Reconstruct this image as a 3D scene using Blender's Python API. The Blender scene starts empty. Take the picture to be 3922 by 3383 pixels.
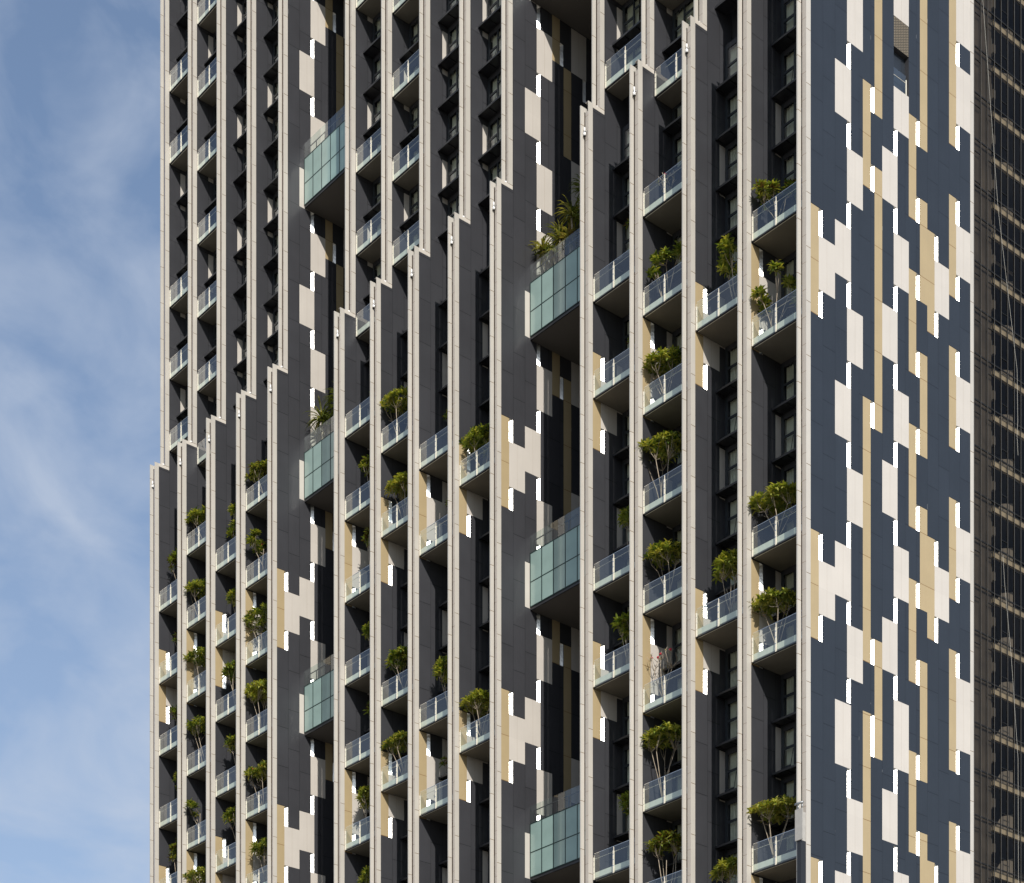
import bpy, math, random
from mathutils import Vector
random.seed(7)
sc = bpy.context.scene
# ------------------------------------------------------------------ camera, sky, sun, exposure
F = 3.2                    # storey height
P = 4.7363                 # distance between fins
CAMZ = 1.7
Z0 = 94.797 + CAMZ         # level of the step in the facade
def fl(k): return Z0 + k * F
def xn(n): return (n - 16) * P
cd = bpy.data.cameras.new('camera'); cam = bpy.data.objects.new('camera', cd); sc.collection.objects.link(cam)
cam.location = (75.913, -86.867, CAMZ); cam.rotation_euler = (math.pi / 2, 0, 0.86858)
cd.sensor_width = 36; cd.lens = 7429.34 / 3922 * 36; cd.shift_y = (5865.26 - 1691.5) / 3922
cd.clip_start = 0.5; cd.clip_end = 6000
sc.camera = cam
SUN = Vector((1, -.523, .675)).normalized()
sl = bpy.data.lights.new('sun', 'SUN'); so = bpy.data.objects.new('sun', sl); sc.collection.objects.link(so)
sl.energy = 4.2; sl.angle = math.radians(.53); sl.color = (1, .955, .89)
so.rotation_euler = (-SUN).to_track_quat('-Z', 'Y').to_euler(); so.location = (60, -60, 160)
w = bpy.data.worlds.new('World'); sc.world = w; w.use_nodes = True
nt = w.node_tree; nt.nodes.clear()
def N(t, tree=None, **k):
    n = (tree or nt).nodes.new(t)
    for a, b in k.items(): setattr(n, a, b)
    return n
sky = N('ShaderNodeTexSky', sky_type='NISHITA', sun_disc=False)
sky.sun_elevation = math.asin(SUN.z); sky.sun_rotation = math.atan2(SUN.x, SUN.y)
sky.air_density = 1.0; sky.dust_density = 1.2; sky.ozone_density = 1.6
tc = N('ShaderNodeTexCoord'); sep = N('ShaderNodeSeparateXYZ'); nt.links.new(tc.outputs['Generated'], sep.inputs[0])
def M(op, a, b=None, tree=None, c=None):
    n = N('ShaderNodeMath', tree, operation=op)
    L = (tree or nt).links
    for i, v in enumerate((a, b, c)):
        if v is None: continue
        if isinstance(v, (int, float)): n.inputs[i].default_value = v
        else: L.new(v, n.inputs[i])
    return n.outputs[0]
az = M('ARCTAN2', sep.outputs[1], sep.outputs[0])
hyp = M('SQRT', M('ADD', M('MULTIPLY', sep.outputs[0], sep.outputs[0]), M('MULTIPLY', sep.outputs[1], sep.outputs[1])))
el = M('ARCTAN2', sep.outputs[2], hyp)
comb = N('ShaderNodeCombineXYZ')
nt.links.new(M('ADD', M('MULTIPLY', az, 17.), M('MULTIPLY', el, 9.)), comb.inputs[0])
nt.links.new(M('SUBTRACT', M('MULTIPLY', el, 26.), M('MULTIPLY', az, 9.)), comb.inputs[1])
n1 = N('ShaderNodeTexNoise'); n1.inputs['Scale'].default_value = .66; n1.inputs['Detail'].default_value = 7; n1.inputs['Roughness'].default_value = .52; n1.inputs['Distortion'].default_value = .35
nt.links.new(comb.outputs[0], n1.inputs['Vector'])
rp = N('ShaderNodeValToRGB'); rp.color_ramp.elements[0].position = .40; rp.color_ramp.elements[1].position = .70
nt.links.new(n1.outputs['Fac'], rp.inputs[0])
low = N('ShaderNodeMapRange'); low.inputs['From Min'].default_value = .30; low.inputs['From Max'].default_value = .62; low.inputs['To Min'].default_value = .40; low.inputs['To Max'].default_value = .15
nt.links.new(el, low.inputs['Value'])
fac = M('ADD', M('MULTIPLY', rp.outputs[0], .46), low.outputs[0]); 
mul = N('ShaderNodeMixRGB', blend_type='MULTIPLY'); mul.inputs[0].default_value = 1; mul.inputs[2].default_value = (.92, 1.06, 1.16, 1)
nt.links.new(sky.outputs[0], mul.inputs[1])
mx = N('ShaderNodeMixRGB'); mx.use_clamp = False; mx.inputs[2].default_value = (4.65, 5.25, 6.3, 1)
nt.links.new(M('MINIMUM', fac, .8), mx.inputs[0]); nt.links.new(mul.outputs[0], mx.inputs[1])
bg = N('ShaderNodeBackground'); bg.inputs[1].default_value = .118
nt.links.new(mx.outputs[0], bg.inputs[0])
out = N('ShaderNodeOutputWorld'); nt.links.new(bg.outputs[0], out.inputs[0])
sc.view_settings.view_transform = 'Standard'; sc.view_settings.look = 'None'
sc.view_settings.exposure = 0; sc.view_settings.gamma = 1; sc.view_settings.use_curve_mapping = False
cy = sc.cycles
cy.max_bounces = 8; cy.diffuse_bounces = 4; cy.glossy_bounces = 4; cy.transmission_bounces = 4; cy.transparent_max_bounces = 16
cy.sample_clamp_indirect = 4; cy.use_denoising = True; cy.caustics_reflective = False; cy.caustics_refractive = False

# ------------------------------------------------------------------ helpers
class MB:
    def __init__(s): s.v = []; s.f = []; s.m = []
    def q(s, pts, m=0):
        i = len(s.v); s.v += [tuple(p) for p in pts]; s.f.append(tuple(range(i, i + len(pts)))); s.m.append(m)
    def box(s, x0, x1, y0, y1, z0, z1, m=0, skip=''):
        A = (x0, y0, z0); B = (x1, y0, z0); C = (x1, y1, z0); D = (x0, y1, z0)
        E = (x0, y0, z1); G = (x1, y0, z1); H = (x1, y1, z1); I = (x0, y1, z1)
        i = len(s.v); s.v += [A, B, C, D, E, G, H, I]
        for k, f in (('b', (0, 3, 2, 1)), ('t', (4, 5, 6, 7)), ('f', (0, 1, 5, 4)), ('k', (2, 3, 7, 6)), ('r', (1, 2, 6, 5)), ('l', (3, 0, 4, 7))):
            if k not in skip: s.f.append(tuple(i + j for j in f)); s.m.append(m)
    def tube(s, pts, rad, n=6, m=0, cap=True):
        pts = [Vector(p) for p in pts]; rings = []
        for i, p in enumerate(pts):
            d = (pts[min(i + 1, len(pts) - 1)] - pts[max(i - 1, 0)]).normalized()
            a = d.orthogonal().normalized(); b = d.cross(a)
            r = rad[i] if isinstance(rad, (list, tuple)) else rad
            rings.append(len(s.v))
            for k in range(n):
                t = 2 * math.pi * k / n
                s.v.append(tuple(p + a * (r * math.cos(t)) + b * (r * math.sin(t))))
        for i in range(len(pts) - 1):
            for k in range(n):
                s.f.append((rings[i] + k, rings[i] + (k + 1) % n, rings[i + 1] + (k + 1) % n, rings[i + 1] + k)); s.m.append(m)
        if cap:
            s.f.append(tuple(rings[0] + k for k in range(n))[::-1]); s.m.append(m)
            s.f.append(tuple(rings[-1] + k for k in range(n))); s.m.append(m)
    def mesh(s, name, mats, smooth=False):
        me = bpy.data.meshes.new(name); me.from_pydata(s.v, [], s.f)
        for m in mats: me.materials.append(m)
        me.polygons.foreach_set('material_index', s.m)
        if smooth: me.polygons.foreach_set('use_smooth', [True] * len(s.f))
        me.update(); return me
def obj(name, me, parent=None, loc=(0, 0, 0), **props):
    o = bpy.data.objects.new(name, me); sc.collection.objects.link(o)
    o.location = loc
    if parent is not None: o.parent = parent
    for k, v in props.items(): o[k] = v
    return o
def thing(name, loc, label, cat, group=None):
    o = obj(name, None, None, loc, label=label, category=cat)
    o.empty_display_size = .5
    if group: o['group'] = group
    return o
ORD = ['', 'first', 'second', 'third', 'fourth', 'fifth', 'sixth', 'seventh', 'eighth', 'ninth', 'tenth', 'eleventh', 'twelfth', 'thirteenth', 'fourteenth']

# ------------------------------------------------------------------ materials
def mat(name, col, rough=.5, metal=0, spec=.5, noise=0, nscale=1.5, bump=0, bscale=20.):
    m = bpy.data.materials.new(name); m.use_nodes = True; t = m.node_tree; p = t.nodes['Principled BSDF']
    p.inputs['Base Color'].default_value = (*col, 1); p.inputs['Roughness'].default_value = rough
    p.inputs['Metallic'].default_value = metal; p.inputs['Specular IOR Level'].default_value = spec
    m['c'] = p.name
    if noise:
        tcn = N('ShaderNodeTexCoord', t); no = N('ShaderNodeTexNoise', t); no.inputs['Scale'].default_value = nscale; no.inputs['Detail'].default_value = 5
        t.links.new(tcn.outputs['Object'], no.inputs['Vector'])
        mr = N('ShaderNodeMapRange', t); mr.inputs['From Min'].default_value = .3; mr.inputs['From Max'].default_value = .7
        mr.inputs['To Min'].default_value = 1 - noise; mr.inputs['To Max'].default_value = 1 + noise
        t.links.new(no.outputs['Fac'], mr.inputs['Value'])
        mm = N('ShaderNodeMixRGB', t, blend_type='MULTIPLY'); mm.inputs[0].default_value = 1; mm.inputs[1].default_value = (*col, 1)
        t.links.new(mr.outputs[0], mm.inputs[2]); t.links.new(mm.outputs[0], p.inputs['Base Color'])
    if bump:
        tcn = N('ShaderNodeTexCoord', t); no = N('ShaderNodeTexNoise', t); no.inputs['Scale'].default_value = bscale
        t.links.new(tcn.outputs['Object'], no.inputs['Vector'])
        b = N('ShaderNodeBump', t); b.inputs['Strength'].default_value = bump; b.inputs['Distance'].default_value = .02
        t.links.new(no.outputs['Fac'], b.inputs['Height']); t.links.new(b.outputs[0], p.inputs['Normal'])
    return m
def joints(m, zoff, step=F, width=.035, colm=None, dark=(.02, .018, .015), tonev=0., pale=False):
    """open joints between the sheets of cladding: horizontal every `step`, and (colm = (y0, column width)) vertical ones, neighbouring columns half a sheet apart"""
    t = m.node_tree; p = t.nodes['Principled BSDF']
    tcn = N('ShaderNodeTexCoord', t); s = N('ShaderNodeSeparateXYZ', t); t.links.new(tcn.outputs['Object'], s.inputs[0])
    z = M('DIVIDE', M('SUBTRACT', s.outputs[2], zoff, t), step, t)
    if colm:
        c = M('DIVIDE', M('SUBTRACT', s.outputs[1], colm[0], t), colm[1], t)
        par = M('MULTIPLY', M('FLOORED_MODULO', M('FLOOR', c, None, t), 2., t), .5, t)
        z = M('ADD', z, par, t)
    line = M('LESS_THAN', M('FRACT', z, None, t), width / step, t)
    if colm and pale:
        pv = N('ShaderNodeCombineXYZ', t); t.links.new(M('FLOOR', c, None, t), pv.inputs[0]); t.links.new(M('MULTIPLY', s.outputs[2], .45, t), pv.inputs[1])
        pn = N('ShaderNodeTexNoise', t); pn.inputs['Scale'].default_value = 1.; pn.inputs['Detail'].default_value = 3; t.links.new(pv.outputs[0], pn.inputs['Vector'])
        palef = M('GREATER_THAN', pn.outputs['Fac'], .66, t)
    if colm:
        l2 = M('LESS_THAN', M('FRACT', c, None, t), max(.022, width if step < 1 else 0) / colm[1], t)
        line = M('MAXIMUM', line, l2, t)
    src = p.inputs['Base Color'].links[0].from_socket if p.inputs['Base Color'].links else None
    if tonev:
        cv = N('ShaderNodeCombineXYZ', t)
        if colm: t.links.new(M('FLOOR', c, None, t), cv.inputs[0])
        t.links.new(M('FLOOR', z, None, t), cv.inputs[1])
        oi = N('ShaderNodeObjectInfo', t); t.links.new(M('MULTIPLY', oi.outputs['Random'], 37., t), cv.inputs[2])
        wn = N('ShaderNodeTexWhiteNoise', t); t.links.new(cv.outputs[0], wn.inputs['Vector'])
        sv = N('ShaderNodeCombineXYZ', t); t.links.new(M('MULTIPLY', s.outputs[1], 9., t), sv.inputs[0]); t.links.new(M('MULTIPLY', s.outputs[2], .35, t), sv.inputs[1]); t.links.new(M('MULTIPLY', oi.outputs['Random'], 90., t), sv.inputs[2])
        sn = N('ShaderNodeTexNoise', t); sn.inputs['Scale'].default_value = 1.; sn.inputs['Detail'].default_value = 4; t.links.new(sv.outputs[0], sn.inputs['Vector'])
        k = M('ADD', M('MULTIPLY', M('SUBTRACT', wn.outputs['Value'], .5, t), tonev * 2, t), M('MULTIPLY', M('SUBTRACT', sn.outputs['Fac'], .5, t), tonev * 2.6, t), t)
        mt = N('ShaderNodeMixRGB', t, blend_type='MULTIPLY'); mt.inputs[0].default_value = 1
        if src: t.links.new(src, mt.inputs[1])
        else: mt.inputs[1].default_value = p.inputs['Base Color'].default_value
        t.links.new(M('ADD', k, 1., t), mt.inputs[2]); src = mt.outputs[0]
    mm = N('ShaderNodeMixRGB', t); mm.inputs[2].default_value = (*dark, 1)
    if src: t.links.new(src, mm.inputs[1])
    else: mm.inputs[1].default_value = p.inputs['Base Color'].default_value
    if colm and pale:
        pc = N('ShaderNodeMixRGB', t); pc.inputs[1].default_value = (*dark, 1); pc.inputs[2].default_value = (.2, .2, .2, 1)
        t.links.new(M('MULTIPLY', palef, l2, t), pc.inputs[0]); t.links.new(pc.outputs[0], mm.inputs[2])
    t.links.new(line, mm.inputs[0]); t.links.new(mm.outputs[0], p.inputs['Base Color'])
    return m
def tone(m, amt=.06):
    """each sheet of cladding slightly different from its neighbour"""
    return m
T = .367; TY = .408
cream = mat('cream_metal', (.60, .55, .485), .42, 0, .4, .035, .7)
CREAM_B = joints(mat('cream_edge', (.515, .482, .43), .4, 0, .4, .03, .7), fl(0) % F, dark=(.14, .08, .025), width=.032, tonev=.035)
CREAM_A = joints(mat('cream_blade', (.515, .482, .43), .4, 0, .4, .03, .7), fl(-.5) % F, dark=(.14, .08, .025), width=.032, tonev=.035)
CREAM_F = joints(mat('cream_front', (.46, .42, .375), .45, 0, .4, .03, .7), fl(.2) % (F / 2), F / 2, dark=(.22, .15, .1), width=.022)
BROWN = mat('brown_reveal', (.06, .03, .013), .8)
DARK = joints(mat('charcoal_cladding', (.044, .0445, .050), .42, 0, .45, .07, .5, .05, 60), fl(-.15) % F, colm=(TY, 3 * T), dark=(.008, .008, .009), width=.036, tonev=.07, pale=True)
DARK_N = joints(mat('navy_cladding', (.0215, .027, .036), .42, 0, .45, .06, .5, .05, 60), fl(-.15) % F, colm=(TY, 3 * T), dark=(.006, .007, .010), width=.04, tonev=.07, pale=True)  # copy of the dark cladding, blue sky reflection put into its colour
PANEL = joints(mat('cream_panel', (.575, .53, .475), .42, 0, .4, .03, .6), fl(-.15) % F, width=.0, tonev=.03, dark=(.35, .28, .2))
TAN = joints(mat('tan_panel', (.42, .325, .185), .42, 0, .4, .04, .6), fl(-.15) % F, dark=(.2, .11, .035), width=.035, tonev=.035)
STEEL = mat('brushed_steel', (.80, .79, .76), .36, 1, .5, .12, 2, .7, 5)
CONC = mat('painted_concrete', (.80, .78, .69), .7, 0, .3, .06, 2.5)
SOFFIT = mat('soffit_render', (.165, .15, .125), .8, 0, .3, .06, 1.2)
BLACK = mat('black_metal', (.018, .019, .022), .45)
FRAME = mat('window_frame', (.03, .035, .04), .4)
WALLD = mat('recess_wall', (.045, .045, .05), .6, 0, .4, .06, 1)
CURT = mat('curtain_cloth', (.72, .69, .58), .9, 0, .2, .1, 3)
POST = mat('cream_post', (.80, .74, .62), .4)
GREENF = mat('dark_green_frame', (.008, .028, .026), .5)
TEAL = mat('pale_green_spandrel', (.285, .40, .362), .12, 0, .6, .10, .55)  # colour noise imitates varied reflections in the glass
SOIL = mat('planting_soil', (.05, .035, .025), .9)
BARK = mat('pale_bark', (.40, .33, .25), .85, 0, .2, .2, 6)
LAMPW = mat('white_enamel', (.85, .83, .8), .25)
LAMPM = mat('chrome', (.85, .83, .8), .15, 1)
MESHG = joints(mat('brown_grille', (.19, .155, .105), .6), 0., .16, .05, (TY, .16), (.04, .032, .022))
def glass(name, tint, gl=.06, ior=1.5, fm=1.5):
    m = bpy.data.materials.new(name); m.use_nodes = True; t = m.node_tree; t.nodes.clear()
    tr = N('ShaderNodeBsdfTransparent', t); tr.inputs[0].default_value = (*tint, 1)
    g = N('ShaderNodeBsdfGlossy', t); g.inputs['Roughness'].default_value = .02; g.inputs['Color'].default_value = (.95, .97, 1, 1)
    fr = N('ShaderNodeLayerWeight', t); fr.inputs['Blend'].default_value = .5
    sch = M('ADD', M('MULTIPLY', M('POWER', fr.outputs['Facing'], 5., t), .95, t), .045, t)   # Schlick, alike from both sides
    mxn = N('ShaderNodeMixShader', t); o = N('ShaderNodeOutputMaterial', t)
    t.links.new(M('MINIMUM', M('ADD', M('MULTIPLY', sch, fm, t), gl, t), 1., t), mxn.inputs[0])
    t.links.new(tr.outputs[0], mxn.inputs[1]); t.links.new(g.outputs[0], mxn.inputs[2]); t.links.new(mxn.outputs[0], o.inputs[0])
    return m
GLASS = glass('balcony_glass', (.86, .92, .885), .06, 1.5, 1.45)
RGLASS = glass('terrace_glass', (.72, .82, .78), .05)
WGLASS = glass('window_glass', (.86, .90, .86), .03)
HGLASS = mat('dark_mesh', (.022, .022, .026), .35)
DGLASS = glass('smoked_glass', (.66, .63, .58), .0, 1.5, .35)
def leafmat(name, col, tr=.35):
    m = bpy.data.materials.new(name); m.use_nodes = True; t = m.node_tree; p = t.nodes['Principled BSDF']
    p.inputs['Roughness'].default_value = .38; p.inputs['Specular IOR Level'].default_value = .45
    oi = N('ShaderNodeTexCoord', t); no = N('ShaderNodeTexNoise', t); no.inputs['Scale'].default_value = 3.
    t.links.new(oi.outputs['Object'], no.inputs['Vector'])
    r = N('ShaderNodeValToRGB', t); r.color_ramp.elements[0].position = .35; r.color_ramp.elements[1].position = .65
    r.color_ramp.elements[0].color = (*[c * .7 for c in col], 1); r.color_ramp.elements[1].color = (*[c * 1.3 for c in col], 1)
    t.links.new(no.outputs['Fac'], r.inputs[0]); t.links.new(r.outputs[0], p.inputs['Base Color'])
    tl = N('ShaderNodeBsdfTranslucent', t); tl.inputs[0].default_value = (col[0] * 1.7, col[1] * 1.5, col[2] * .6, 1)
    ms = N('ShaderNodeMixShader', t); ms.inputs[0].default_value = tr
    o = [n for n in t.nodes if n.type == 'OUTPUT_MATERIAL'][0]
    t.links.new(p.outputs[0], ms.inputs[1]); t.links.new(tl.outputs[0], ms.inputs[2]); t.links.new(ms.outputs[0], o.inputs[0])
    return m
LEAF = [leafmat('leaf_dark', (.07, .12, .024)), leafmat('leaf_mid', (.19, .245, .04)), leafmat('leaf_young', (.40, .41, .09)), leafmat('leaf_yellow', (.38, .36, .08)), leafmat('leaf_bronze', (.10, .065, .02))]
PALM = [leafmat('strap_leaf', (.10, .13, .03)), leafmat('strap_leaf_pale', (.28, .28, .08)), leafmat('strap_leaf_dry', (.22, .17, .07))]
RED = mat('red_blossom', (.55, .02, .05), .6)
GROUND = mat('city_ground', (.30, .27, .22), .9, 0, .2, .3, .02)

# ------------------------------------------------------------------ setting
g = MB(); g.q([(-2500, -2500, 0), (2500, -2500, 0), (2500, 2500, 0), (-2500, 2500, 0)])
obj('ground', g.mesh('ground', [GROUND]), kind='structure')

# ------------------------------------------------------------------ cladding pattern (heights h in storeys relative to the step, joint level = step - 0.15)
def per(lst, p, lo=-30):
    r = []
    for a, b in lst:
        k = 0
        while b - k * p > lo: r.append((a - k * p, b - k * p)); k += 1
    return r
def pattern_low():
    R = []
    add = lambda t, w_, k, l: [R.append((t, w_, k, a, b)) for a, b in l]
    add(0, 2, 'T', per([(-5, -7)], 6)); add(2, 1, 'W', per([(-5, -5.5), (-6.5, -7)], 6)); add(2, 4, 'C', per([(-5.5, -6.5)], 6))
    add(6, 4, 'C', per([(-2, -3)], 3)); add(9, 1, 'W', per([(0, -.5), (-1.5, -2)], 3)); add(9, 4, 'C', [(.15, 0)] + per([(-.5, -1.5)], 3))
    add(13, 2, 'T', per([(-2, -4)], 6)); add(15, 1, 'W', per([(-2, -2.5), (-3.5, -4)], 6)); add(16, 2, 'T', per([(-3.5, -8.5)], 6))
    add(18, 4, 'C', per([(-3, -4)], 3)); add(21, 4, 'C', per([(-1.5, -2.5)], 3)); add(21, 1, 'W', per([(-2.5, -3), (-4, -4.5)], 3))
    return R
def pattern_up():
    R = []
    add = lambda t, w_, k, l: [R.append((t, w_, k, a, b)) for a, b in l]
    lo = -.05
    add(6, 4, 'C', per([(20.5, 19.5)], 3, lo)); add(9, 4, 'C', per([(22, 21)], 3, lo)); add(9, 1, 'W', per([(21, 20.5), (19.5, 19)], 3, lo))
    add(13, 2, 'T', per([(17.5, 15.5)], 6, lo)); add(15, 1, 'W', per([(16, 15.5)], 6, lo)); add(16, 2, 'T', per([(15.5, 13.5), (15.5, 11)], 6, lo))
    add(18, 4, 'C', per([(19.5, 18.5)], 3, lo)); add(21, 1, 'W', per([(18.5, 18)], 3, lo))
    return [r for r in R if r[4] >= lo and r[3] > .2]
def pattern_16():
    D = {
     ('T', 0, 2): [(-5, -7), (-11, -13), (-17.05, -19)],
     ('W', 2, 1): [(-5, -5.5), (-6.5, -7), (-11, -11.5), (-12.5, -13), (-17.05, -17.55)],
     ('C', 2, 4): [(-5.5, -6.5), (-11.5, -12.5), (-17.55, -18.6)],
     ('C', 6, 4): [(-2, -3), (-5, -6), (-8, -9), (-11, -12), (-13.95, -15.15), (-17.15, -18.2)],
     ('C', 9, 4): [(-.5, -1.5), (-3.5, -4.5), (-6.5, -7.5), (-9.5, -10.5), (-12.45, -13.45), (-15.7, -16.7)],
     ('W', 9, 1): [(-1.5, -2), (-3, -3.5), (-4.5, -5), (-6, -6.5), (-7.5, -8), (-9, -9.5), (-10.5, -11), (-12, -12.45), (-13.45, -13.92), (-15.16, -15.7), (-16.7, -17.15)],
     ('T', 13, 2): [(-2, -4), (-8, -13), (-13.95, -19)],
     ('W', 15, 1): [(-2, -2.5), (-3.5, -4), (-8, -8.5), (-12.5, -13), (-13.95, -14.75)],
     ('T', 16, 2): [(3, -2.5), (-3.5, -8.5), (-12.5, -14.75)],
     ('C', 18, 4): [(-3, -4), (-6, -7), (-9, -10), (-12, -13), (-15.28, -16.26)],
     ('C', 21, 4): [(3, -.33), (-1.69, -2.5), (-4.5, -5.5), (-7.5, -8.5), (-10.5, -11.5), (-13.48, -14.8), (-16.78, -18)],
     ('G', 21, 4): [(-.33, -.92)], ('V', 21, 4): [(-.92, -1.69)],
     ('W', 21, 1): [(-2.5, -3), (-4, -4.5), (-5.5, -6), (-7, -7.5), (-8.5, -9), (-10, -10.5), (-11.5, -12), (-13, -13.48), (-14.8, -15.28), (-16.3, -16.78)],
     ('T', 25, 2): [(-2, -4), (-5, -7), (-8, -10), (-11, -13), (-14.34, -16.31)],
     ('W', 27, 1): [(-2, -2.5), (-3.5, -4), (-5, -5.5), (-6.5, -7), (-8, -8.5), (-9.5, -10), (-11, -11.5), (-12.5, -13), (-14.35, -14.84), (-15.84, -16.32)],
     ('T', 28, 2): [(3, -2.5), (-3.5, -5.5), (-6.5, -8.5), (-9.5, -11.5), (-12.5, -14.84), (-15.85, -18)],
     ('T', 30, 2): [(-4, -6), (-10, -12), (-16.35, -18)],
     ('W', 32, 1): [(-4, -4.5), (-5.5, -6), (-10, -10.5), (-11.5, -12), (-16.38, -16.9)],
     ('C', 32, 4): [(-4.5, -5.5), (-10.5, -11.5), (-16.9, -18)],
     ('T', 36, 2): [(3, -2), (-3, -5), (-6, -8), (-9, -11), (-12, -14.4), (-15.42, -18)],
     ('W', 38, 1): [(.15, -.33), (-1.5, -2), (-3, -3.5), (-4.5, -5), (-6, -6.5), (-7.5, -8), (-9, -9.5), (-10.5, -11), (-12, -12.5), (-13.93, -14.42), (-15.43, -15.92)],
     ('C', 38, 4): [(3, .15), (-.33, -1.5), (-3.5, -4.5), (-6.5, -7.5), (-9.5, -10.5), (-12.5, -13.93), (-15.92, -18)]}
    return [(t, w_, k, a, b) for (k, t, w_), l in D.items() for a, b in l]
hz = lambda h: fl(h - .15)
SLOT = {'D': 0, 'C': 1, 'T': 2, 'G': 3}
ZTOP = fl(21)
def face(mb, pat, t0, t1, ylo, za, zb):
    """+X face of a fin at x = 0, built column by column; returns the openings left for the steel strips"""
    holes = []
    for c in range(int(t0), t1):
        ya = max(TY + c * T, ylo); yb = TY + (c + 1) * T
        cells = []
        for (t, w_, k, a, b) in pat:
            if t <= c < t + w_:
                ta, tb = hz(a), hz(b)
                if tb >= zb or ta <= za: continue
                cells.append((max(tb, za), min(ta, zb), k, t, w_))
        W_ = [q for q in cells if q[2] == 'W']
        keep = []
        for q in cells:
            if q[2] != 'W' and any(min(q[1], o[1]) - max(q[0], o[0]) > .01 for o in W_): 
                continue
            keep.append(q)
        keep.sort(key=lambda q: q[0])
        z = za
        for (a, b, k, t, w_) in keep:
            if a < z - 1e-4: a = z
            if b <= a: continue
            if a > z + 1e-4: mb.q([(0, ya, z), (0, yb, z), (0, yb, a), (0, ya, a)], 0)
            if k == 'W': holes.append((ya, yb, a, b))
            elif k == 'V':
                if c == t: holes.append(('V', ya, TY + (c + w_) * T, a, b))
            else:
                gap = .012 if (k == 'C' and c == t + 2) else 0.
                mb.q([(0, ya + gap, a), (0, yb, a), (0, yb, b), (0, ya + gap, b)], SLOT[k])
                if gap: mb.q([(0, ya, a), (0, ya + gap, a), (0, ya + gap, b), (0, ya, b)], 4)
            z = b
        if z < zb - 1e-4: mb.q([(0, ya, z), (0, yb, z), (0, yb, zb), (0, ya, zb)], 0)
    return holes
def hexa(mb, y0, y1, z0, z1, x0=-.30, x1=0., m=0, skip=''):
    mb.box(x0, x1, y0, y1, z0, z1, m, skip)
SB = 1.05
def fin_meshes(key, ncol, lowpat, uppat, stepped=True, dark=DARK, wd=.30):
    mb = MB(); yend = TY + ncol * T; zl = (Z0 - .02) if stepped else ZTOP
    zn = (Z0 - .65) if stepped else ZTOP
    hexa(mb, .02, TY, 0, zn, -wd)                                    # front of the lower fin
    holes = face(mb, lowpat, 0, ncol, TY, 0, zl)
    mb.box(-.30, 0, TY, yend, 0, zl, 0, 'r')
    if stepped:
        yu = SB + TY
        hexa(mb, SB + .02, yu, zl, ZTOP, -wd)
        holes += face(mb, uppat, int((yu - TY) / T), ncol, yu, zl, ZTOP)
        mb.box(-.30, 0, yu, yend, zl, ZTOP, 0, 'r')
    seam = mat('panel_seam', (.35, .27, .2), .6) if 'panel_seam' not in bpy.data.materials else bpy.data.materials['panel_seam']
    wall = mb.mesh('fin_' + key, [dark, PANEL, TAN, MESHG, seam])
    tb = MB()
    def prof(y, za, zbB, zbF, zbA, x=.012):
        tb.box(.0005, x, y + .02, y + TY, za, zbB, 0)             # edge strip on the side of the fin
        tb.box(-.02, .0005, y + .02, y + TY, max(za, zbF), zbB, 0) if zbB > zbF else None
        tb.box(-wd, x, y, y + .02, za, zbF, 2)                  # narrow front
        if zbB > zbF: tb.box(-.02, x, y, y + .02, zbF, zbB, 0)
        tb.box(-wd - .08, -wd, y - .40, y - .085, za, zbA, 1)        # blade standing forward of the fin
        tb.box(-wd - .08, -wd - .072, y - .085, y + .02, za, zbF, 3)       # reveal
        if zbB > zbF: tb.box(-wd - .08, -wd, y - .085, y + .3, zbF, zbA, 1)
    if stepped:
        prof(0, 0, Z0, Z0 - .65, Z0 - .35)
        prof(SB, Z0, ZTOP, ZTOP, ZTOP)
        tb.box(.0005, .012, TY, SB + TY, Z0 - .27, Z0, 4)
        tb.box(-wd - .02, .0, .02, SB, Z0 - .02, Z0 - .001, 4)
    else: prof(0, 0, ZTOP, ZTOP, ZTOP)
    trim = tb.mesh('trim_' + key, [CREAM_B, CREAM_A, CREAM_F, BROWN, cream])
    return wall, trim, holes
_strip = {}
def strip_mesh(w_, h):
    k = (round(w_, 3), round(h, 2))
    if k not in _strip:
        m = MB(); d = .26
        m.q([(-d, 0, 0), (-.012, w_ - .03, 0), (-.012, w_ - .03, h), (-d, 0, h)], 0)
        m.q([(-d, 0, h), (-.012, w_ - .03, h), (0, 0, h)], 0)
        m.q([(0, 0, 0), (-.012, w_ - .03, 0), (-d, 0, 0)], 1)
        m.q([(0, 0, 0), (-d, 0, 0), (-d, 0, h), (0, 0, h)], 1)
        m.q([(-.1, w_ - .03, 0), (-.1, w_, 0), (-.1, w_, h), (-.1, w_ - .03, h)], 1)
        m.q([(-.012, w_ - .03, 0), (-.1, w_ - .03, 0), (-.1, w_ - .03, h), (-.012, w_ - .03, h)], 1)
        _strip[k] = m.mesh('metal_strip', [STEEL, BLACK])
    return _strip[k]

LOW = pattern_low(); UP = pattern_up()
WD = {0: .09, 6: .20, 12: .285}
FM = {}
for n0, wd in WD.items(): FM['reg', n0] = fin_meshes('plain', 9, LOW, UP, wd=wd); FM['end', n0] = fin_meshes('deep', 42, LOW, UP, wd=wd)
FM['corner', 12] = fin_meshes('corner', 42, pattern_16(), [], False, DARK_N)

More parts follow.
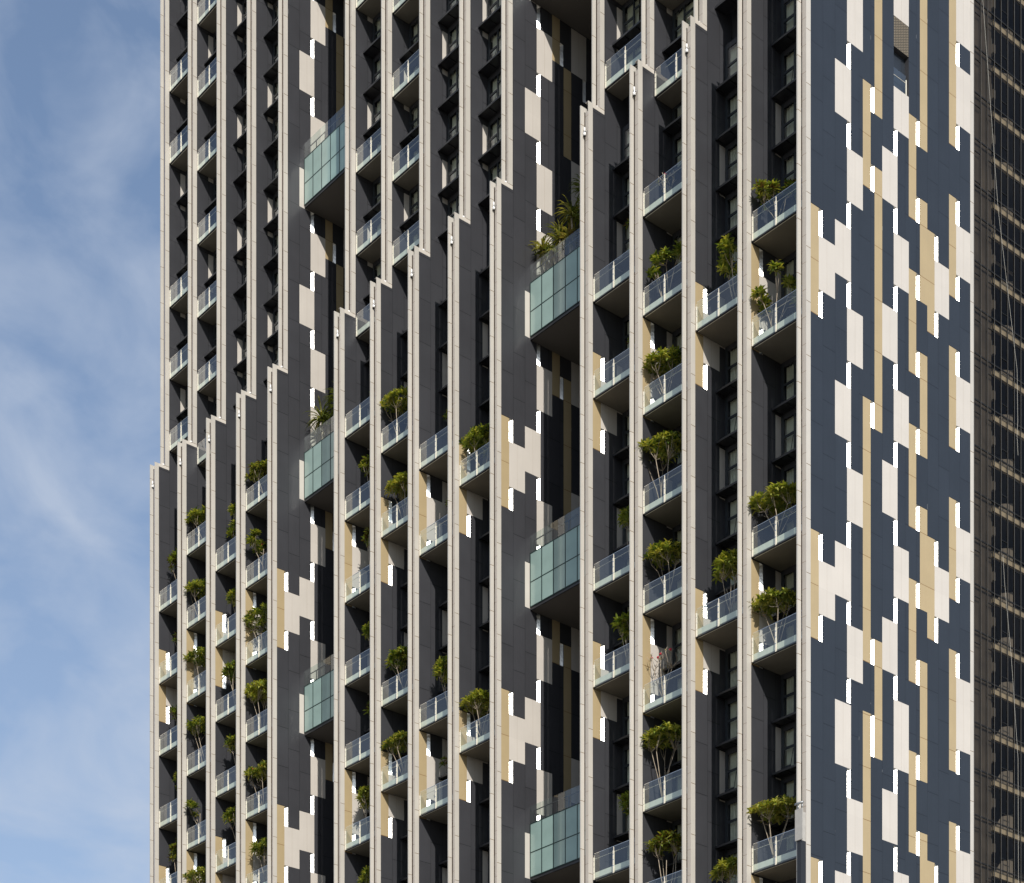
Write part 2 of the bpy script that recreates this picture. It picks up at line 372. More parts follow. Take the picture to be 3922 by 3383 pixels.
# ------------------------------------------------------------------ windows, sunshades, balconies
BW = P - .38                                       # clear width of a bay
def window_meshes():
    out = []
    for var in range(3):
        f = MB(); z = lambda a: a * F
        f.box(0, .21, -.04, .06, .0, F, 0); f.box(BW - .2, BW, -.04, .06, 0, F, 0)
        f.box(.21, BW - .2, -.03, .05, 0, z(.13), 1); f.box(.21, BW - .2, -.03, .05, z(.9), F, 1)
        for a in (1.02, 2.62): f.box(a, a + .12, -.04, .06, z(.13), z(.9), 0)
        f.box(.21, 1.02, -.035, .05, z(.535), z(.58), 0)
        f.box(1.14, 2.62, -.03, .04, z(.68), z(.72), 0)
        if var == 1:                               # an opening light pushed out at the bottom
            f.tube([(.24, -.05, z(.5)), (.24, -.28, z(.16))], .02, 4, 0); f.tube([(1.0, -.05, z(.5)), (1.0, -.28, z(.16))], .02, 4, 0)
            f.box(.22, 1.02, -.31, -.27, z(.14), z(.17), 0)
        p = MB()
        p.q([(.21, .01, z(.13)), (1.02, .01, z(.13)), (1.02, .01, z(.9)), (.21, .01, z(.9))])
        p.q([(1.14, .01, z(.13)), (2.62, .01, z(.13)), (2.62, .01, z(.9)), (1.14, .01, z(.9))])
        p.q([(2.74, .01, z(.13)), (BW - .2, .01, z(.13)), (BW - .2, .01, z(.9)), (2.74, .01, z(.9))])
        c = MB(); n = 34; x0, x1 = ((.2, BW - .2), (.2, 2.2), (.2, 1.3))[var]
        zb = (z(.14), z(.14), z(.14))[var]
        for i in range(n):
            xa = x0 + (x1 - x0) * i / n; xb = x0 + (x1 - x0) * (i + 1) / n
            ya = .24 + (.05 if i % 2 else 0); yb = .24 + (0 if i % 2 else .05)
            c.q([(xa, ya, zb), (xb, yb, zb), (xb, yb, z(.93)), (xa, ya, z(.93))])
        out.append((f.mesh('window', [FRAME, WALLD]), p.mesh('pane', [WGLASS]), c.mesh('curtain', [CURT])))
    return out
WM = window_meshes()
def shade_meshes(d):
    f = MB()
    f.box(0, BW, -d, -d + .07, -.0, .13, 0)                     # front beam
    f.box(0, .07, -d + .07, .0, 0, .1, 0); f.box(BW - .07, BW, -d + .07, 0, 0, .1, 0); f.box(.07, BW - .07, -.06, 0, 0, .1, 0)
    for a in (1.05, 2.1, 3.15): f.box(a, a + .07, -d + .07, -.06, 0, .09, 0)
    p = MB()
    for a, b in ((.07, 1.05), (1.12, 2.1), (2.17, 3.15), (3.22, BW - .07)):
        p.q([(a, -d + .07, .06), (b, -d + .07, .06), (b, -.06, .06), (a, -.06, .06)])
    return f.mesh('sunshade', [BLACK]), p.mesh('shade_glass', [HGLASS])
HG_ = None
SM = {0: shade_meshes(.86), 1: shade_meshes(.93)}
def balcony_meshes(dep):
    """origin: left end of the glass line at underside level; dep = depth to the window wall"""
    s = MB()
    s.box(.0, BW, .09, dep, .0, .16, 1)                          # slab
    s.box(.02, BW, .09, .24, .165, .53, 0)                       # concrete upstand
    s.box(.02, BW, .105, .225, .02, .16, 0, 'tbk')
    s.box(.04, BW, -.02, .09, -.03, .035, 2)                     # dark channel holding the glass
    s.box(.1, BW, .10, .15, -.028, -.002, 0)                     # pale drip edge
    s.box(.3, BW - .2, .45, 1.15, .165, .62, 3); s.q([(.34, .49, .625), (BW - .24, .49, .625), (BW - .24, 1.11, .625), (.34, 1.11, .625)], 4)   # planter
    p1 = MB(); p1.q([(.13, 0, .03), (1.92, 0, .03), (1.92, 0, 1.74), (.13, 0, 1.74)]); p2 = MB(); p2.q([(2.03, 0, .03), (BW - .06, 0, .03), (BW - .06, 0, 1.74), (2.03, 0, 1.74)])
    q1 = MB(); q1.box(.045, .115, -.05, .04, .02, 1.50, 0); q1.box(.085, .105, -.01, .01, 1.50, 1.66, 0)
    for zz in (.45, .85, 1.2): q1.box(.04, .13, -.055, -.04, zz, zz + .05, 1)
    q2 = MB(); q2.box(1.935, 2.015, -.05, .04, .0, 1.46, 0); q2.box(1.955, 2.0, -.02, .02, 1.46, 1.73, 0)
    for zz in (.45, .85, 1.2): q2.box(1.93, 2.02, -.055, -.04, zz, zz + .05, 1)
    r = MB(); r.tube([(.12, .05, 1.42), (BW - .05, .05, 1.42)], .016, 5); r.box(.12, BW - .06, -.02, .012, 1.735, 1.76, 0)
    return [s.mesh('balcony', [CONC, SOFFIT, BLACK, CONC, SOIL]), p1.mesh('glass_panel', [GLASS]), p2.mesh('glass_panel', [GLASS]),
            q1.mesh('post', [POST, LAMPM]), q2.mesh('post', [POST, LAMPM]), r.mesh('handrail', [LAMPM])]
YL, YU = .45, 1.50
YW = 3.15
BM = {0: balcony_meshes(YW - .06 - YL), 1: balcony_meshes(YW - .06 - YU)}
BAL = {}                                                       # bay -> storeys with balconies
UPB = {0: [10, 8, 4, 2, 0], 1: [13, 11, 9, 7, 5, 3, 1, -1], 6: [9, 7, 3, 1, -1], 7: [6, 4, 2, 0], 12: [2, 0], 13: [3, 1, -1]}
LOB = {0: [-4, -6, -8, -10, -12], 1: [-3, -5, -7, -9, -11, -13], 2: [-4, -6, -8, -10, -12, -14], 3: [-3, -5, -7, -9, -11, -13],
       6: [-3, -5, -7, -9, -11, -13, -15], 7: [-4, -6, -10, -12, -16], 8: [-5, -7, -11, -13, -17], 9: [-6, -12, -18],
       12: [-4, -6, -10, -12, -16, -18], 13: [-3, -5, -7, -9, -11, -13, -15, -17, -19], 14: [-6, -12, -18], 15: [-5, -7, -11, -13, -17, -19]}
TOWERS = [((0, 1, 2, 3, 4), 'dark fin and cream edged apartment tower beside the open sky', (-11, 14)),
          ((6, 7, 8, 9, 10), 'middle apartment tower of dark fins between the two glazed sky terraces', (-16, 9)),
          ((12, 13, 14, 15, 16), 'apartment tower ending in a wall chequered navy, cream and tan', (-20, 4))]
for ns, label, (klo, khi) in TOWERS:
    X0 = xn(ns[0]); root = thing('apartment_tower', (X0, 0, 0), label, 'building', 'fin fronted apartment towers')
    for n in ns:
        key = 'corner' if n == 16 else ('end' if n == ns[-1] else 'reg')
        wall, trim, holes = FM[key, ns[0]]
        fo = obj('fin', wall, root, (xn(n) - X0, 0, 0))
        obj('edge_trim', trim, fo)
        for hdef in holes:
            if hdef[0] == 'V': continue
            ya, yb, za, zb = hdef
            if n <= 10 and not (fl(-19) < za < fl(14)): continue
            if n == 16 and not (za > fl(-19)): continue
            if n > 10 and n < 16 and not (fl(-19) < za < fl(3)): continue
            obj('metal_strip', strip_mesh(yb - ya, zb - za), fo, (0, ya, za))
        if n == 16:
            m = MB(); m.box(-.05, .012, 15.82, 16.17, 0, ZTOP, 0); obj('edge_trim', m.mesh('trim_rear', [CREAM_B]), fo)
            hv = [h_ for h_ in holes if h_[0] == 'V'][0]; _, ya, yb, za, zb = hv
            m = MB()                                             # niche with a glass balustrade
            m.q([(-1.6, ya, za), (-1.6, yb, za), (0, yb, za), (0, ya, za)], 0); m.q([(-1.6, ya, zb), (-1.6, yb, zb), (0, yb, zb), (0, ya, zb)], 0)
            m.q([(-1.6, yb, za), (-1.6, yb, zb), (0, yb, zb), (0, yb, za)], 0); m.q([(-1.6, ya, za), (-1.6, ya, zb), (0, ya, zb), (0, ya, za)], 0)
            m.q([(-1.6, ya, za), (-1.6, yb, za), (-1.6, yb, zb), (-1.6, ya, zb)], 0)
            o = obj('open_niche', m.mesh('niche', [WALLD]), fo)
            m = MB(); m.q([(-.08, ya, za + .01), (-.08, yb - .2, za + .01), (-.08, yb - .2, za + 1.25), (-.08, ya, za + 1.25)]); obj('glass_panel', m.mesh('niche_glass', [GLASS]), fo)
            m = MB(); m.box(-.12, -.06, yb - .2, yb - .13, za + .01, za + 1.0, 0); m.box(-.2, -.14, yb - .1, yb - .04, za + .01, za + .7, 0)
            m.tube([(-.08, ya, za + .8), (-.08, yb - .2, za + .8)], .015, 5); obj('post', m.mesh('niche_post', [POST]), fo)
            # parapet with a pipe rail set in the recess of the corner
            m = MB(); zc = fl(-16.95); m.box(-.39, .19, -.52, -.45, zc, zc + 1.83, 0); m.box(-.29, -.01, -.45, -.002, zc, zc + 1.7, 0)
            po = obj('parapet', m.mesh('parapet', [mat('grey_render', (.42, .40, .37), .8, 0, .3, .08, 4)]), root, (xn(n) - X0, 0, 0))
            m = MB(); m.tube([(-.40, -.49, zc + 2.16), (.19, -.49, zc + 2.16)], .07, 10); m.box(-.2, -.15, -.5, -.45, zc + 1.83, zc + 2.12, 0); m.box(.1, .15, -.5, -.45, zc + 1.83, zc + 2.12, 0); obj('pipe_rail', m.mesh('pipe_rail', [mat('galvanised', (.45, .46, .46), .4, .8)], True), po)
            m = MB(); m.box(-.295, .0, -.44, -.003, zc - 4, zc - .001, 0); obj('dark_opening', m.mesh('dark_opening', [BLACK]), po)  # solid black box, the shade of an opening given as colour
    core = MB(); xr = xn(ns[-1]) - X0 - (2.0 if ns[-1] == 16 else .30)
    core.box(-.29, xr, 3.9, 15.6, 0, ZTOP - .1, 0)
    obj('core_wall', core.mesh('core', [WALLD]), root)
    for b in ns[:-1]:
        bx = xn(b) - X0 + .013
        for k in range(klo, khi):
            up = k >= 0
            zb = fl(k + .47) if up else fl(k - .12)
            hasb = (k in UPB.get(b, [])) if up else (k in LOB.get(b, []))
            hasb2 = (k in LOB.get(b, [])) if up else (k in UPB.get(b, []))
            fm, pm, cm = WM[random.choice((0, 0, 0, 1, 2, 1))]
            fo = obj('window', fm, root, (bx, YW, zb))
            obj('pane', pm, fo); obj('curtain', cm, fo)
            if not hasb:
                sf, sg = SM[1 if up else 0]
                s_ = obj('sunshade', sf, root, (bx, YW - .06, zb - .02)); obj('shade_glass', sg, s_)
        for up, src in ((1, UPB), (0, LOB)):
            for k in src.get(b, []):
                zb = fl(k + .45) if up else fl(k - .125)
                ms = BM[up]
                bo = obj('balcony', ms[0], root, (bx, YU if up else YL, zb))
                obj('glass_panel', ms[1], bo); obj('glass_panel', ms[2], bo); obj('post', ms[3], bo); obj('post', ms[4], bo); obj('handrail', ms[5], bo)

# ------------------------------------------------------------------ sky terraces bridging the gaps
def terrace_meshes():
    W_ = 2 * P - .39; s = MB()
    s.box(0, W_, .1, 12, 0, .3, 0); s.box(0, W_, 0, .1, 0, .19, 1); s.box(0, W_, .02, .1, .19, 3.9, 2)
    s.q([(.02, .1, 3.95), (W_, .1, 3.95), (W_, 12, 3.95), (.02, 12, 3.95)], 3)
    fr = MB(); n = 0; xs = []
    x = .0
    while x < W_: xs.append(x); x += 1.243
    for x in xs: fr.box(x, x + .055, -.05, -.002, .19, 4.03, 0)
    xs.append(W_)
    for z in (.19, 1.93, 3.97): fr.box(0, W_, -.045, -.004, z, z + .065, 0)
    pan = []
    for i in range(len(xs) - 1):
        for za, zb in ((.265, 1.93), (2.005, 3.97)):
            m = MB(); m.box(xs[i] + .07, xs[i + 1], -.03, .018, za, zb, 0); pan.append(m.mesh('spandrel_panel', [TEAL]))
    gl = []
    for i in range(len(xs) - 1):
        m = MB(); m.q([(xs[i] + .02, -.03, 4.05), (xs[i + 1] - .02, -.03, 4.05), (xs[i + 1] - .02, -.03, 5.27), (xs[i] + .02, -.03, 5.27)]); gl.append(m.mesh('railing_glass', [RGLASS]))
    r = MB(); r.box(.0, W_, .28, .33, 5.0, 5.06, 0)
    for x in xs[:-1]: r.box(x + .0, x + .06, .28, .33, 3.96, 5.0, 0)
    return s.mesh('terrace', [SOFFIT_D, BLACK, WALLD, SOIL]), fr.mesh('mullion_frame', [GREENF]), pan, gl, r.mesh('top_rail', [FRAME])
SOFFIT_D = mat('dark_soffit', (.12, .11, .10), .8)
TMs = terrace_meshes()
def terrace(n, k, lab, y=3.1):
    r = thing('sky_terrace', (xn(n) + .012, y, fl(k)), lab, 'sky terrace', 'glazed sky terraces between the towers')
    obj('deck', TMs[0], r); obj('mullion_frame', TMs[1], r); obj('top_rail', TMs[4], r)
    for m in TMs[2]: obj('spandrel_panel', m, r)
    for m in TMs[3]: obj('railing_glass', m, r)
terrace(4, 4.36, 'green glazed sky terrace left of the middle tower, uppermost and without palms')
terrace(4, -3.19, 'green glazed sky terrace left of the middle tower, below the drooping palms')
terrace(4, -9.19, 'green glazed sky terrace left of the middle tower, lowest of its gap')
terrace(4, 10.36, 'dark underside of a sky terrace at the top edge, left of middle tower')
terrace(10, 4.36, 'dark underside of a sky terrace at the top edge, right of middle tower')
terrace(10, -3.19, 'green glazed sky terrace right of the middle tower, carrying tall palms')
terrace(10, -9.19, 'green glazed sky terrace right of the middle tower, midway down without palms')
terrace(10, -15.19, 'green glazed sky terrace right of the middle tower, at the bottom edge')
for n, lab in ((4, 'dark recessed wall closing the gap between left and middle towers'), (10, 'dark recessed wall closing the gap between middle and right towers')):
    m = MB(); m.box(xn(n) + .02, xn(n + 2) - .31, 14., 15.5, 0, ZTOP - .2, 0)  # unseen block, added so that the gap stays dark
    obj('link_wall', m.mesh('link_wall', [WALLD]), None, (0, 0, 0), label=lab, category='wall', group='recessed link walls')

# ------------------------------------------------------------------ wall lamps at the step
def lamp_meshes():
    b = MB(); b.tube([(0, 0, .24), (0, 0, .55)], [.062, .058], 14, 0); b.tube([(0, 0, .55), (0, 0, .58)], [.058, .03], 14, 0)
    h = MB(); h.tube([(0, 0, .20), (0, 0, .24)], [.105, .105], 16, 1); h.tube([(0, 0, 0), (0, -.0, .2)], [.1, .1], 16, 0)
    h.tube([(0, 0, -.015), (0, 0, .0)], [.075, .1], 16, 2)
    k = MB(); k.box(-.03, .03, .05, .22, .25, .31, 1); k.box(.03, .14, .06, .1, .24, .34, 1)
    u = MB(); u.tube([(0, 0, 0), (0, 0, .06), (0, 0, .13), (0, 0, .17)], [.1, .105, .085, .03], 14, 0)
    m3 = [LAMPW, LAMPM, BLACK]
    return b.mesh('lamp_body', m3, True), h.mesh('lamp_shade', m3, True), k.mesh('bracket', m3), u.mesh('wall_lamp', m3, True), 
LB = lamp_meshes()
FINS = [0, 1, 2, 3, 4, 6, 7, 8, 9, 10, 12, 13, 14]
for i, n in enumerate(FINS):
    r = thing('wall_lamp', (xn(n) - WD[n // 6 * 6] * .55, -.17, fl(-.735)), 'white cylinder downlight near the top of the %s stepped fin from the left' % ORD[i + 1] if i < 14 else '', 'lamp', 'downlights on the stepped fins')
    obj('lamp_body', LB[0], r); obj('lamp_shade', LB[1], r); obj('bracket', LB[2], r)
    o = obj('wall_lamp', LB[3], None, (xn(n) - WD[n // 6 * 6] * .55, SB - .14, Z0), label='small white uplight on the ledge of the %s stepped fin from the left' % ORD[i + 1], category='lamp', group='uplights on the step ledges')

# ------------------------------------------------------------------ balcony trees
def leaf(mb, p, d, up, L, w_, m, droop=.25):
    """folded leaf of four quads from p along d"""
    side = d.cross(up).normalized(); n = side.cross(d).normalized()
    a = p; b = p + d * (L * .45) + n * (L * .06); c = p + d * (L * .8) - n * (L * droop * .3); e = p + d * L - n * (L * droop)
    i = len(mb.v)
    mb.v += [tuple(a), tuple(b + side * w_ + n * .02), tuple(b), tuple(b - side * w_ + n * .02), tuple(c + side * w_ * .75), tuple(c), tuple(c - side * w_ * .75), tuple(e)]
    for f in ((0, 1, 2), (0, 2, 3), (1, 4, 5, 2), (2, 5, 6, 3), (4, 7, 5), (5, 7, 6)):
        mb.f.append(tuple(i + j for j in f)); mb.m.append(m)
def rosette(mb, rnd, p, axis, R, nl, mset):
    axis = axis.normalized(); a = axis.orthogonal().normalized(); b = axis.cross(a)
    base = rnd.random() * 6.28
    for i in range(nl):
        t = base + i * 2.4; e = .15 + 1.0 * (i / nl) + rnd.uniform(-.15, .15)
        d = (a * math.cos(t) + b * math.sin(t)) * math.cos(e) + axis * math.sin(e)
        leaf(mb, p + axis * (.05 * i / nl), d.normalized(), axis, R * rnd.uniform(.75, 1.15), R * .15, rnd.choice(mset), rnd.uniform(.1, .45))
def plumeria(rnd, D, Hc, Zc, kind):
    """D crown diameter, Hc crown height, Zc height of crown centre over the foot"""
    tr = MB(); cr = MB(); fl_ = MB()
    NT = {'w': 34, 'b': 36, 'g': 44, 'n': 26, 's': 9, 'x': 16, 'f': 38, 'c': 30}[kind]
    NT = int(NT * 1.25 * min(1.3, max(.6, D / 2.2)))
    nst = 2 if kind == 's' else (3 if D < 1.6 else 5)
    forks = []
    for i in range(nst):
        t = 6.28 * i / nst + rnd.uniform(-.5, .5)
        foot = Vector((rnd.uniform(-.25, .25), rnd.uniform(-.08, .18), .0))
        fk = Vector((math.cos(t) * D * .26, math.sin(t) * D * .18, max(.5, Zc - Hc * rnd.uniform(.3, .6))))
        mid = foot.lerp(fk, .5) + Vector((rnd.uniform(-.1, .1), rnd.uniform(-.1, .1), 0))
        tr.tube([foot, mid, fk], [.034, .026, .02], 6); forks.append(fk)
    mset = {'w': [0, 1, 1, 2, 2], 'b': [0, 1, 1, 2], 'g': [1, 1, 2, 2], 'n': [0, 1, 1, 4], 's': [0, 1, 4], 'x': [4, 2], 'f': [1, 2, 2, 0], 'c': [1, 1, 2, 0]}[kind]
    clumps = [(math.cos(3.1 + q * 2.2 + rnd.uniform(-.5, .5)) * D * rnd.uniform(.3, .5), math.sin(q * 2.2) * D * .25, Zc + Hc * rnd.uniform(-.55, .5)) for q in range(6)]
    if rnd.random() < .4: mset = mset + [rnd.choice((2, 2, 3, 4))]
    flowers = 0
    for i in range(NT):
        r = math.sqrt((i + .5) / NT) * D * .46; t = i * 2.39996 + rnd.uniform(-.3, .3)
        x, y = r * math.cos(t), r * math.sin(t) * .72
        top = Hc * .42 * (1 - (r / (D * .5)) ** 2 * .8)
        lowv = {'w': -.25, 'b': -1., 'g': -.6, 'n': -1., 's': -.8, 'x': -.8, 'f': -.3, 'c': -.3}[kind]
        z = Zc + top * (rnd.uniform(lowv, 1) if rnd.random() < .5 else rnd.uniform(.6, 1.0))
        x += rnd.uniform(-.12, .12) * D; z += rnd.uniform(-.1, .1) * Hc; 
        if kind == 'c':
            q = clumps[i % 6]; x, y, z = q[0] + rnd.uniform(-.22, .22), q[1] + rnd.uniform(-.2, .2), q[2] + rnd.uniform(-.12, .14)
        p = Vector((x, y, z)); fk = min(forks, key=lambda q: (q - p).length)
        if p.z < fk.z + .12: p.z = fk.z + rnd.uniform(.12, .4)
        mid = fk.lerp(p, .55) + Vector((x, y, 0)) * .08 + Vector((0, 0, -.05))
        
        if i % 5 < 2 or kind in 'xs': tr.tube([fk, mid, p], [.017, .012, .009], 5)
        axis = Vector((x * .5, y * .5, .75 * D * .5 + .2)).normalized()
        if kind == 'x':
            if rnd.random() < .35: rosette(cr, rnd, p, axis, .16, 5, mset)
            for _ in range(2):
                e = p + Vector((rnd.uniform(-.2, .2), rnd.uniform(-.2, .2), rnd.uniform(.1, .35))); tr.tube([p, e], [.018, .013], 5)
        else:
            R = {'s': .34, 'n': .40}.get(kind, .44) * rnd.uniform(.85, 1.2)
            ms = mset
            if kind == 'f' and i in (3, 4): ms = [3]; R = .42
            rosette(cr, rnd, p, axis, R, rnd.randint(12, 17), ms)
        if (kind in 'xwnfc' and rnd.random() < .05) or (kind == 'x' and i == 2) or (kind in 'bg' and rnd.random() < .03):
            for _ in range(7):
                c = p + axis * .14 + Vector((rnd.uniform(-.07, .07), rnd.uniform(-.07, .07), rnd.uniform(-.03, .06)))
                fl_.box(c.x - .028, c.x + .028, c.y - .028, c.y + .028, c.z - .028, c.z + .028, 0); flowers += 1
    return tr.mesh('trunk', [BARK], True), cr.mesh('crown', LEAF), (fl_.mesh('blossom', [RED]) if flowers else None)
TREES = [(0,-4,1.54,3.70,1.22,3.27,'n'),(0,-6,1.62,3.22,0.96,1.53,'s'),(0,-8,1.88,3.09,1.13,1.96,'n'),(0,-10,2.39,3.46,1.13,3.26,'n'),(0,-12,1.71,3.78,1.31,2.18,'b'),(1,-3,0.82,2.66,2.06,1.63,'w'),(1,-5,0.74,2.83,2.23,1.97,'w'),(1,-7,0.90,3.39,2.14,2.14,'b'),(1,-9,1.07,3.74,2.14,2.14,'w'),(1,-11,0.74,3.17,2.40,1.80,'c'),(1,-13,1.23,3.53,2.31,1.80,'w'),(2,-4,1.85,3.73,1.25,2.92,'c'),(2,-6,1.93,3.30,1.33,1.92,'b'),(2,-8,1.69,3.57,1.84,2.09,'b'),(2,-10,1.93,3.80,1.42,1.75,'b'),(2,-12,1.85,4.05,1.59,1.75,'b'),(3,-3,1.34,2.57,2.13,1.80,'w'),(3,-5,1.24,3.16,2.13,1.80,'c'),(3,-7,0.94,3.20,2.38,2.79,'b'),(3,-9,0.87,3.60,2.25,2.13,'g'),(3,-11,1.09,3.25,2.37,1.88,'w'),(3,-13,1.54,3.39,1.88,1.88,'b'),(6,-3,2.72,2.67,0.61,1.67,'s'),(6,-5,2.21,3.30,1.29,2.28,'n'),(6,-7,2.33,4.00,1.14,1.90,'n'),(6,-9,2.40,3.24,1.14,1.59,'b'),(6,-11,2.59,3.51,0.91,2.12,'n'),(6,-13,1.95,3.58,1.75,2.28,'b'),(6,-15,2.33,3.68,1.37,1.90,'b'),(7,-4,1.21,3.19,2.53,2.16,'w'),(7,-6,1.64,3.19,2.08,1.93,'g'),(7,-10,1.58,2.90,2.16,2.08,'b'),(7,-12,1.39,3.04,2.31,1.79,'w'),(8,-5,2.60,3.17,1.08,1.37,'s'),(8,-7,2.49,2.84,0.79,1.23,'s'),(8,-11,2.20,3.54,1.59,2.38,'b'),(8,-13,2.49,3.10,1.23,1.44,'s'),(9,-6,1.35,2.67,2.33,1.98,'b'),(9,-12,1.30,3.11,2.26,1.98,'g'),(12,-4,2.91,3.82,0.71,0.97,'s'),(12,-6,3.00,2.42,0.84,1.94,'s'),(12,-10,2.63,3.75,1.10,1.88,'b'),(12,-12,2.34,3.20,1.36,2.14,'b'),(12,-16,2.63,4.18,1.10,1.94,'b'),(13,-3,1.29,1.71,1.27,1.27,'x'),(13,-5,1.15,3.15,2.3,2.15,'c'),(13,-7,0.93,2.85,2.29,2.10,'w'),(13,-9,0.79,3.72,2.80,2.35,'f'),(13,-11,1.24,3.23,2.28,1.84,'w'),(13,-13,0.93,3.08,2.16,2.10,'x'),(13,-15,0.93,4.24,2.80,1.91,'f'),(13,-17,1.29,3.72,2.22,1.90,'w'),(14,-6,2.45,3.28,1.5,2.20,'c'),(14,-12,2.12,3.58,1.78,2.02,'g'),(14,-18,2.12,3.98,1.84,1.84,'g'),(15,-5,1.15,2.55,2.49,1.79,'c'),(15,-7,1.1,3.04,2.69,2.51,'c'),(15,-11,1.31,2.86,3.10,1.49,'g'),(15,-13,1.19,3.12,2.51,1.31,'w'),(15,-17,1.15,3.39,2.93,1.37,'g')]
DESC = {'w': 'flat topped frangipani on pale stems', 'b': 'rounded bushy frangipani', 'g': 'dense bright green frangipani', 'n': 'tall narrow frangipani half in shade',
        's': 'small sparse frangipani', 'x': 'nearly leafless frangipani of bare pale branches', 'f': 'broad frangipani with one yellow leaf cluster', 'c': 'open frangipani of separate leaf clumps'}
BAYNO = {b: i + 1 for i, b in enumerate([0, 1, 2, 3, 6, 7, 8, 9, 12, 13, 14, 15])}
cnt = {}
for i, (n, k, xb, zc, D, Hc, kind) in enumerate(TREES):
    cnt[n] = cnt.get(n, 0) + 1
    rnd = random.Random(100 + i)
    if n < 5: D *= 1.28; xb += .28
    elif n < 11: D *= 1.12; xb += .1
    lab = '%s, %s tree down in the %s bay from left' % (DESC[kind], ORD[cnt[n]], ORD[BAYNO[n]])
    foot = fl(k - .125) + .625
    cz = zc - .625 + .14
    Hh = Hc * .78
    yc = .95 if D < 1.7 else .85
    r = thing('frangipani_tree', (xn(n) + .013 + min(xb + .1, BW - .9), YL + .8, foot), lab, 'tree', 'frangipani trees on the balconies')
    tm, cm, fm = plumeria(rnd, D * 1.22, Hh * rnd.uniform(.8, 1.15), cz, kind)
    obj('trunk', tm, r, (0, 0, 0)); 
    off = Vector((-(min(xb + .1, BW - .9) - xb), yc - YL - .8, 0))
    obj('crown', cm, r, (0, 0, 0))
    if fm: obj('blossom', fm, r)

# ------------------------------------------------------------------ strap leaved palms on the terraces
def dracaena(rnd, heads):
    tr = MB(); cr = MB()
    for (hx, hy, hz_, R, ms) in heads:
        foot = Vector((hx * .3, hy * .3, 0)); top = Vector((hx, hy, hz_)); mid = foot.lerp(top, .55) + Vector((rnd.uniform(-.15, .15), .1, 0))
        tr.tube([foot, mid, top], [.1, .08, .07], 7)
        for i in range(70):
            t = i * 2.4; e = rnd.uniform(-.35, 1.35)
            d = Vector((math.cos(t) * math.cos(e), math.sin(t) * math.cos(e), math.sin(e)))
            L = R * rnd.uniform(.85, 1.35); w_ = .06; side = d.cross(Vector((0, 0, 1))).normalized()
            pts = [top]
            v = d.copy(); p = top.copy()
            for s_ in range(5):
                p = p + v * (L / 5); v = (v + Vector((0, 0, -.22 - .12 * s_))).normalized(); pts.append(p.copy())
            ws = [.025, w_, w_, w_ * .8, w_ * .5, .004]
            i0 = len(cr.v); m_ = rnd.choice(ms)
            for q, ww in zip(pts, ws): cr.v += [tuple(q + side * ww), tuple(q - side * ww)]
            for s_ in range(5): cr.f.append((i0 + 2 * s_, i0 + 2 * s_ + 1, i0 + 2 * s_ + 3, i0 + 2 * s_ + 2)); cr.m.append(m_)
    return tr.mesh('trunk', [BARK], True), cr.mesh('crown', PALM)
for i, (n, x, y, k, heads, lab) in enumerate([
    (10, .75, 3.95, -3.19, [(-.25, -.1, 2.5, 1.15, [1, 1, 0])], 'yellowish drooping palm leaning at the left end of the right hand terrace'),
    (10, 1.75, 4.3, -3.19, [(.1, 0, 2.8, 1.3, [0, 0, 1]), (-.4, -.3, 1.9, 1.0, [1, 0])], 'dense green palm in the middle of the right hand terrace clump'),
    (10, 2.5, 4.6, -3.19, [(.1, .1, 4.2, 1.25, [0, 1, 1]), (.35, -.3, 2.2, 1.1, [1, 2])], 'tall spiky palm rising above the right hand terrace clump'),
    (10, 4.1, 4.7, -3.19, [(.0, .0, 5.2, 1.3, [0]), (.3, -.3, 3.2, 1.2, [0])], 'dark palm half hidden behind the right tower edge on its terrace'),
    (4, 1.35, 4.0, -3.19, [(.0, -.1, 2.6, 1.5, [0, 0, 1]), (.5, .2, 2.1, 1.2, [0])], 'drooping green palm at the left of the left hand terrace'),
    (4, 2.9, 4.4, -3.19, [(.1, .1, 3.8, 1.5, [0, 0]), (.5, -.2, 2.6, 1.2, [0])], 'tall dark palm at the right of the left hand terrace')]):
    r = thing('palm', (xn(n) + x, y, fl(k) + 3.95), lab, 'palm', 'palms on the sky terraces')
    a, b = dracaena(random.Random(300 + i), heads)
    obj('trunk', a, r); obj('crown', b, r)

# ------------------------------------------------------------------ dark glazed tower behind on the right
XG = -6.
r = thing('glazed_tower', (XG, 24, 0), 'dark glazed tower with thin mullions behind the chequered end wall', 'building')
GT = fl(9); levels = [k + .55 for k in range(-1, 9)] + [-1.1 - k for k in range(0, 28)]
levels = sorted(levels)
m = MB(); y0g, y1g = -4., 22.
ys = [.32 + .78 * i for i in range(-5, 28)]
for y in ys: m.box(-.02, .045, y - .024, y + .024, 0, GT, 0)
for y in ys: m.box(.045, .053, y - .012, y + .008, 0, GT, 2)
for k in levels: m.box(-.02, .035, y0g, y1g, fl(k) - .055, fl(k) + .045, 0)
for k in levels:
    for i, y in enumerate(ys[:-1]):
        if i % 2: m.box(-.02, .03, y + .035, y + .745, fl(k) + F * (.72 if i % 3 else .25), fl(k) + F * (.72 if i % 3 else .25) + .05, 0)
obj('curtain_wall_frame', m.mesh('frame', [mat('mullion_black', (.012, .012, .012), .6, 0, .2), BLACK, mat('mullion_edge', (.16, .15, .135), .5)]), r)
m = MB(); m.q([(0, y0g, 0), (0, y1g, 0), (0, y1g, GT), (0, y0g, GT)]); obj('glazing', m.mesh('glazing', [DGLASS]), r)
beige = mat('ceiling_edge', (.44, .385, .29), .7, 0, .3, .1, 2)
brownp = mat('brown_lining', (.085, .074, .062), .6, 0, .3, .25, .8)
inner = mat('interior_wall', (.17, .155, .14), .8, 0, .3, .2, 1)
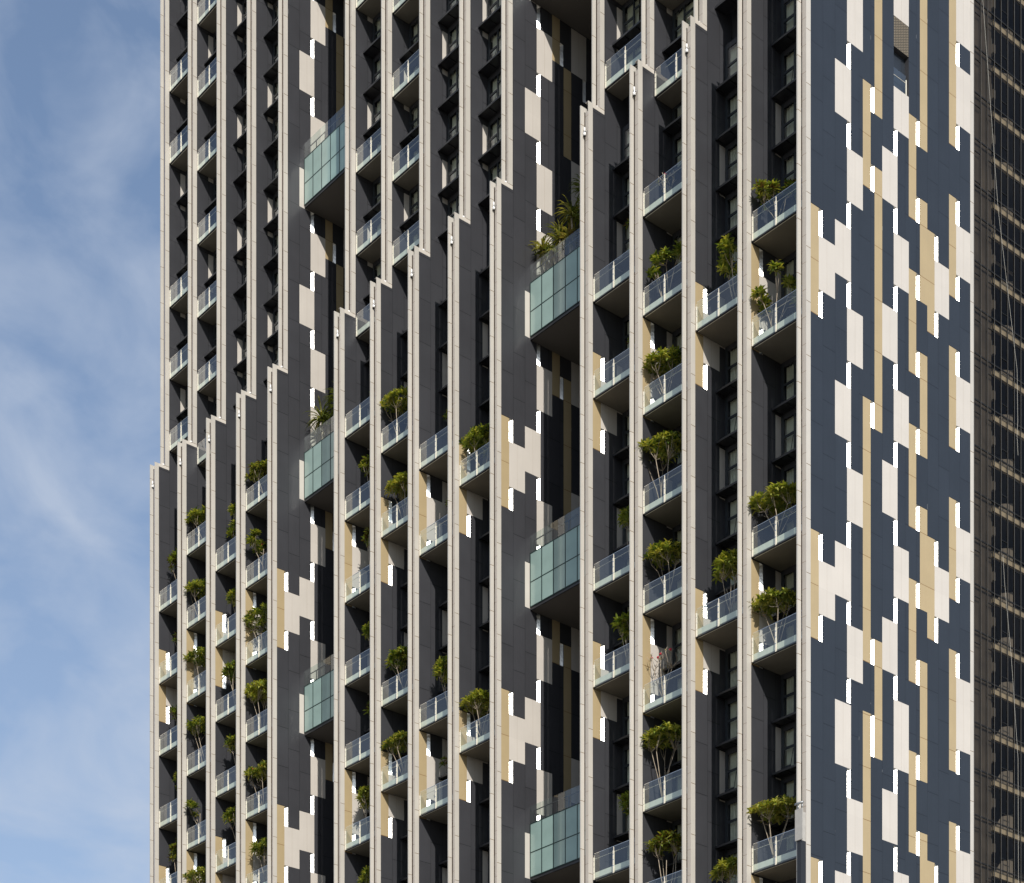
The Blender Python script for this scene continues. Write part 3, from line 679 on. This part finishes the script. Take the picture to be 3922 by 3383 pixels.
for k in levels:
    s = MB()
    s.box(-9, -.35, 2.75, y1g, fl(k) - .55, fl(k) - .12, 1); s.box(-.34, -.16, 2.75, y1g, fl(k) - .50, fl(k) - .10, 0)
    obj('floor_slab', s.mesh('floor_slab', [beige, mat('slab', (.05, .047, .043), .8) if 'slab' not in bpy.data.materials else bpy.data.materials['slab']]), r)
m = MB(); m.box(-9, -.2, y0g, 2.62, 0, GT - .1, 0); m.box(-9, -4.0, 2.62, y1g, 0, GT - .1, 1)
rr = random.Random(5)
for k in levels:
    z = fl(k)
    m.box(-1.2, -.7, 2.95, 3.4, z - 1.9, z - .8, 2); m.box(-1.1, -.69, 3.1, 3.22, z - 1.7, z - 1.0, 3); m.box(-1.2, -.7, 3.55, 3.8, z - 1.7, z - 1.1, 3)
    m.box(-1.2, -.7, 2.95, 3.3, z - 2.9, z - 2.2, 2); m.box(-1.1, -.69, 3.05, 3.15, z - 2.8, z - 2.3, 3)
    m.box(-1.6, -1.5, 3.6, 4.0, z - 3.0, z - 2.3, 3)
    m.q([(-1.5, 4.6, z - 2.9), (-1.5, 7, z - 2.9), (-1.5, 7, z - 1.2), (-1.5, 5.6, z - 1.7)], 3)  # pale slanted sheet: sunlit part of an inside wall put in as colour
obj('core_wall', m.mesh('interior', [brownp, inner, mat('plant_dark', (.10, .095, .085), .6), mat('plant_pale', (.22, .20, .175), .6)]), r)
def rope(pts, lab):
    m = MB(); m.tube(pts, .009, 5, 0); obj('rope', m.mesh('rope', [mat('rope_pale', (.6, .58, .52), .8) if 'rope_pale' not in bpy.data.materials else bpy.data.materials['rope_pale']]), None, (0, 0, 0), label=lab, category='rope', group='hanging ropes')
rope([(-5.5, 23.6, 125), (-5.5, 24.7, 107.5), (-5.5, 26.45, 93.9), (-5.5, 28.67, 83.6), (-5.5, 28.75, 80), (-5.5, 28.66, 79), (-5.5, 28.78, 77.6)], 'pale rope hanging slantwise down the upper glazed tower')
rope([(-5.5, 27.0, 70), (-5.5, 27.2, 68.1), (-5.5, 28.0, 63), (-5.5, 28.78, 56.2), (-5.5, 28.83, 46)], 'pale rope hanging slantwise down the lower glazed tower')
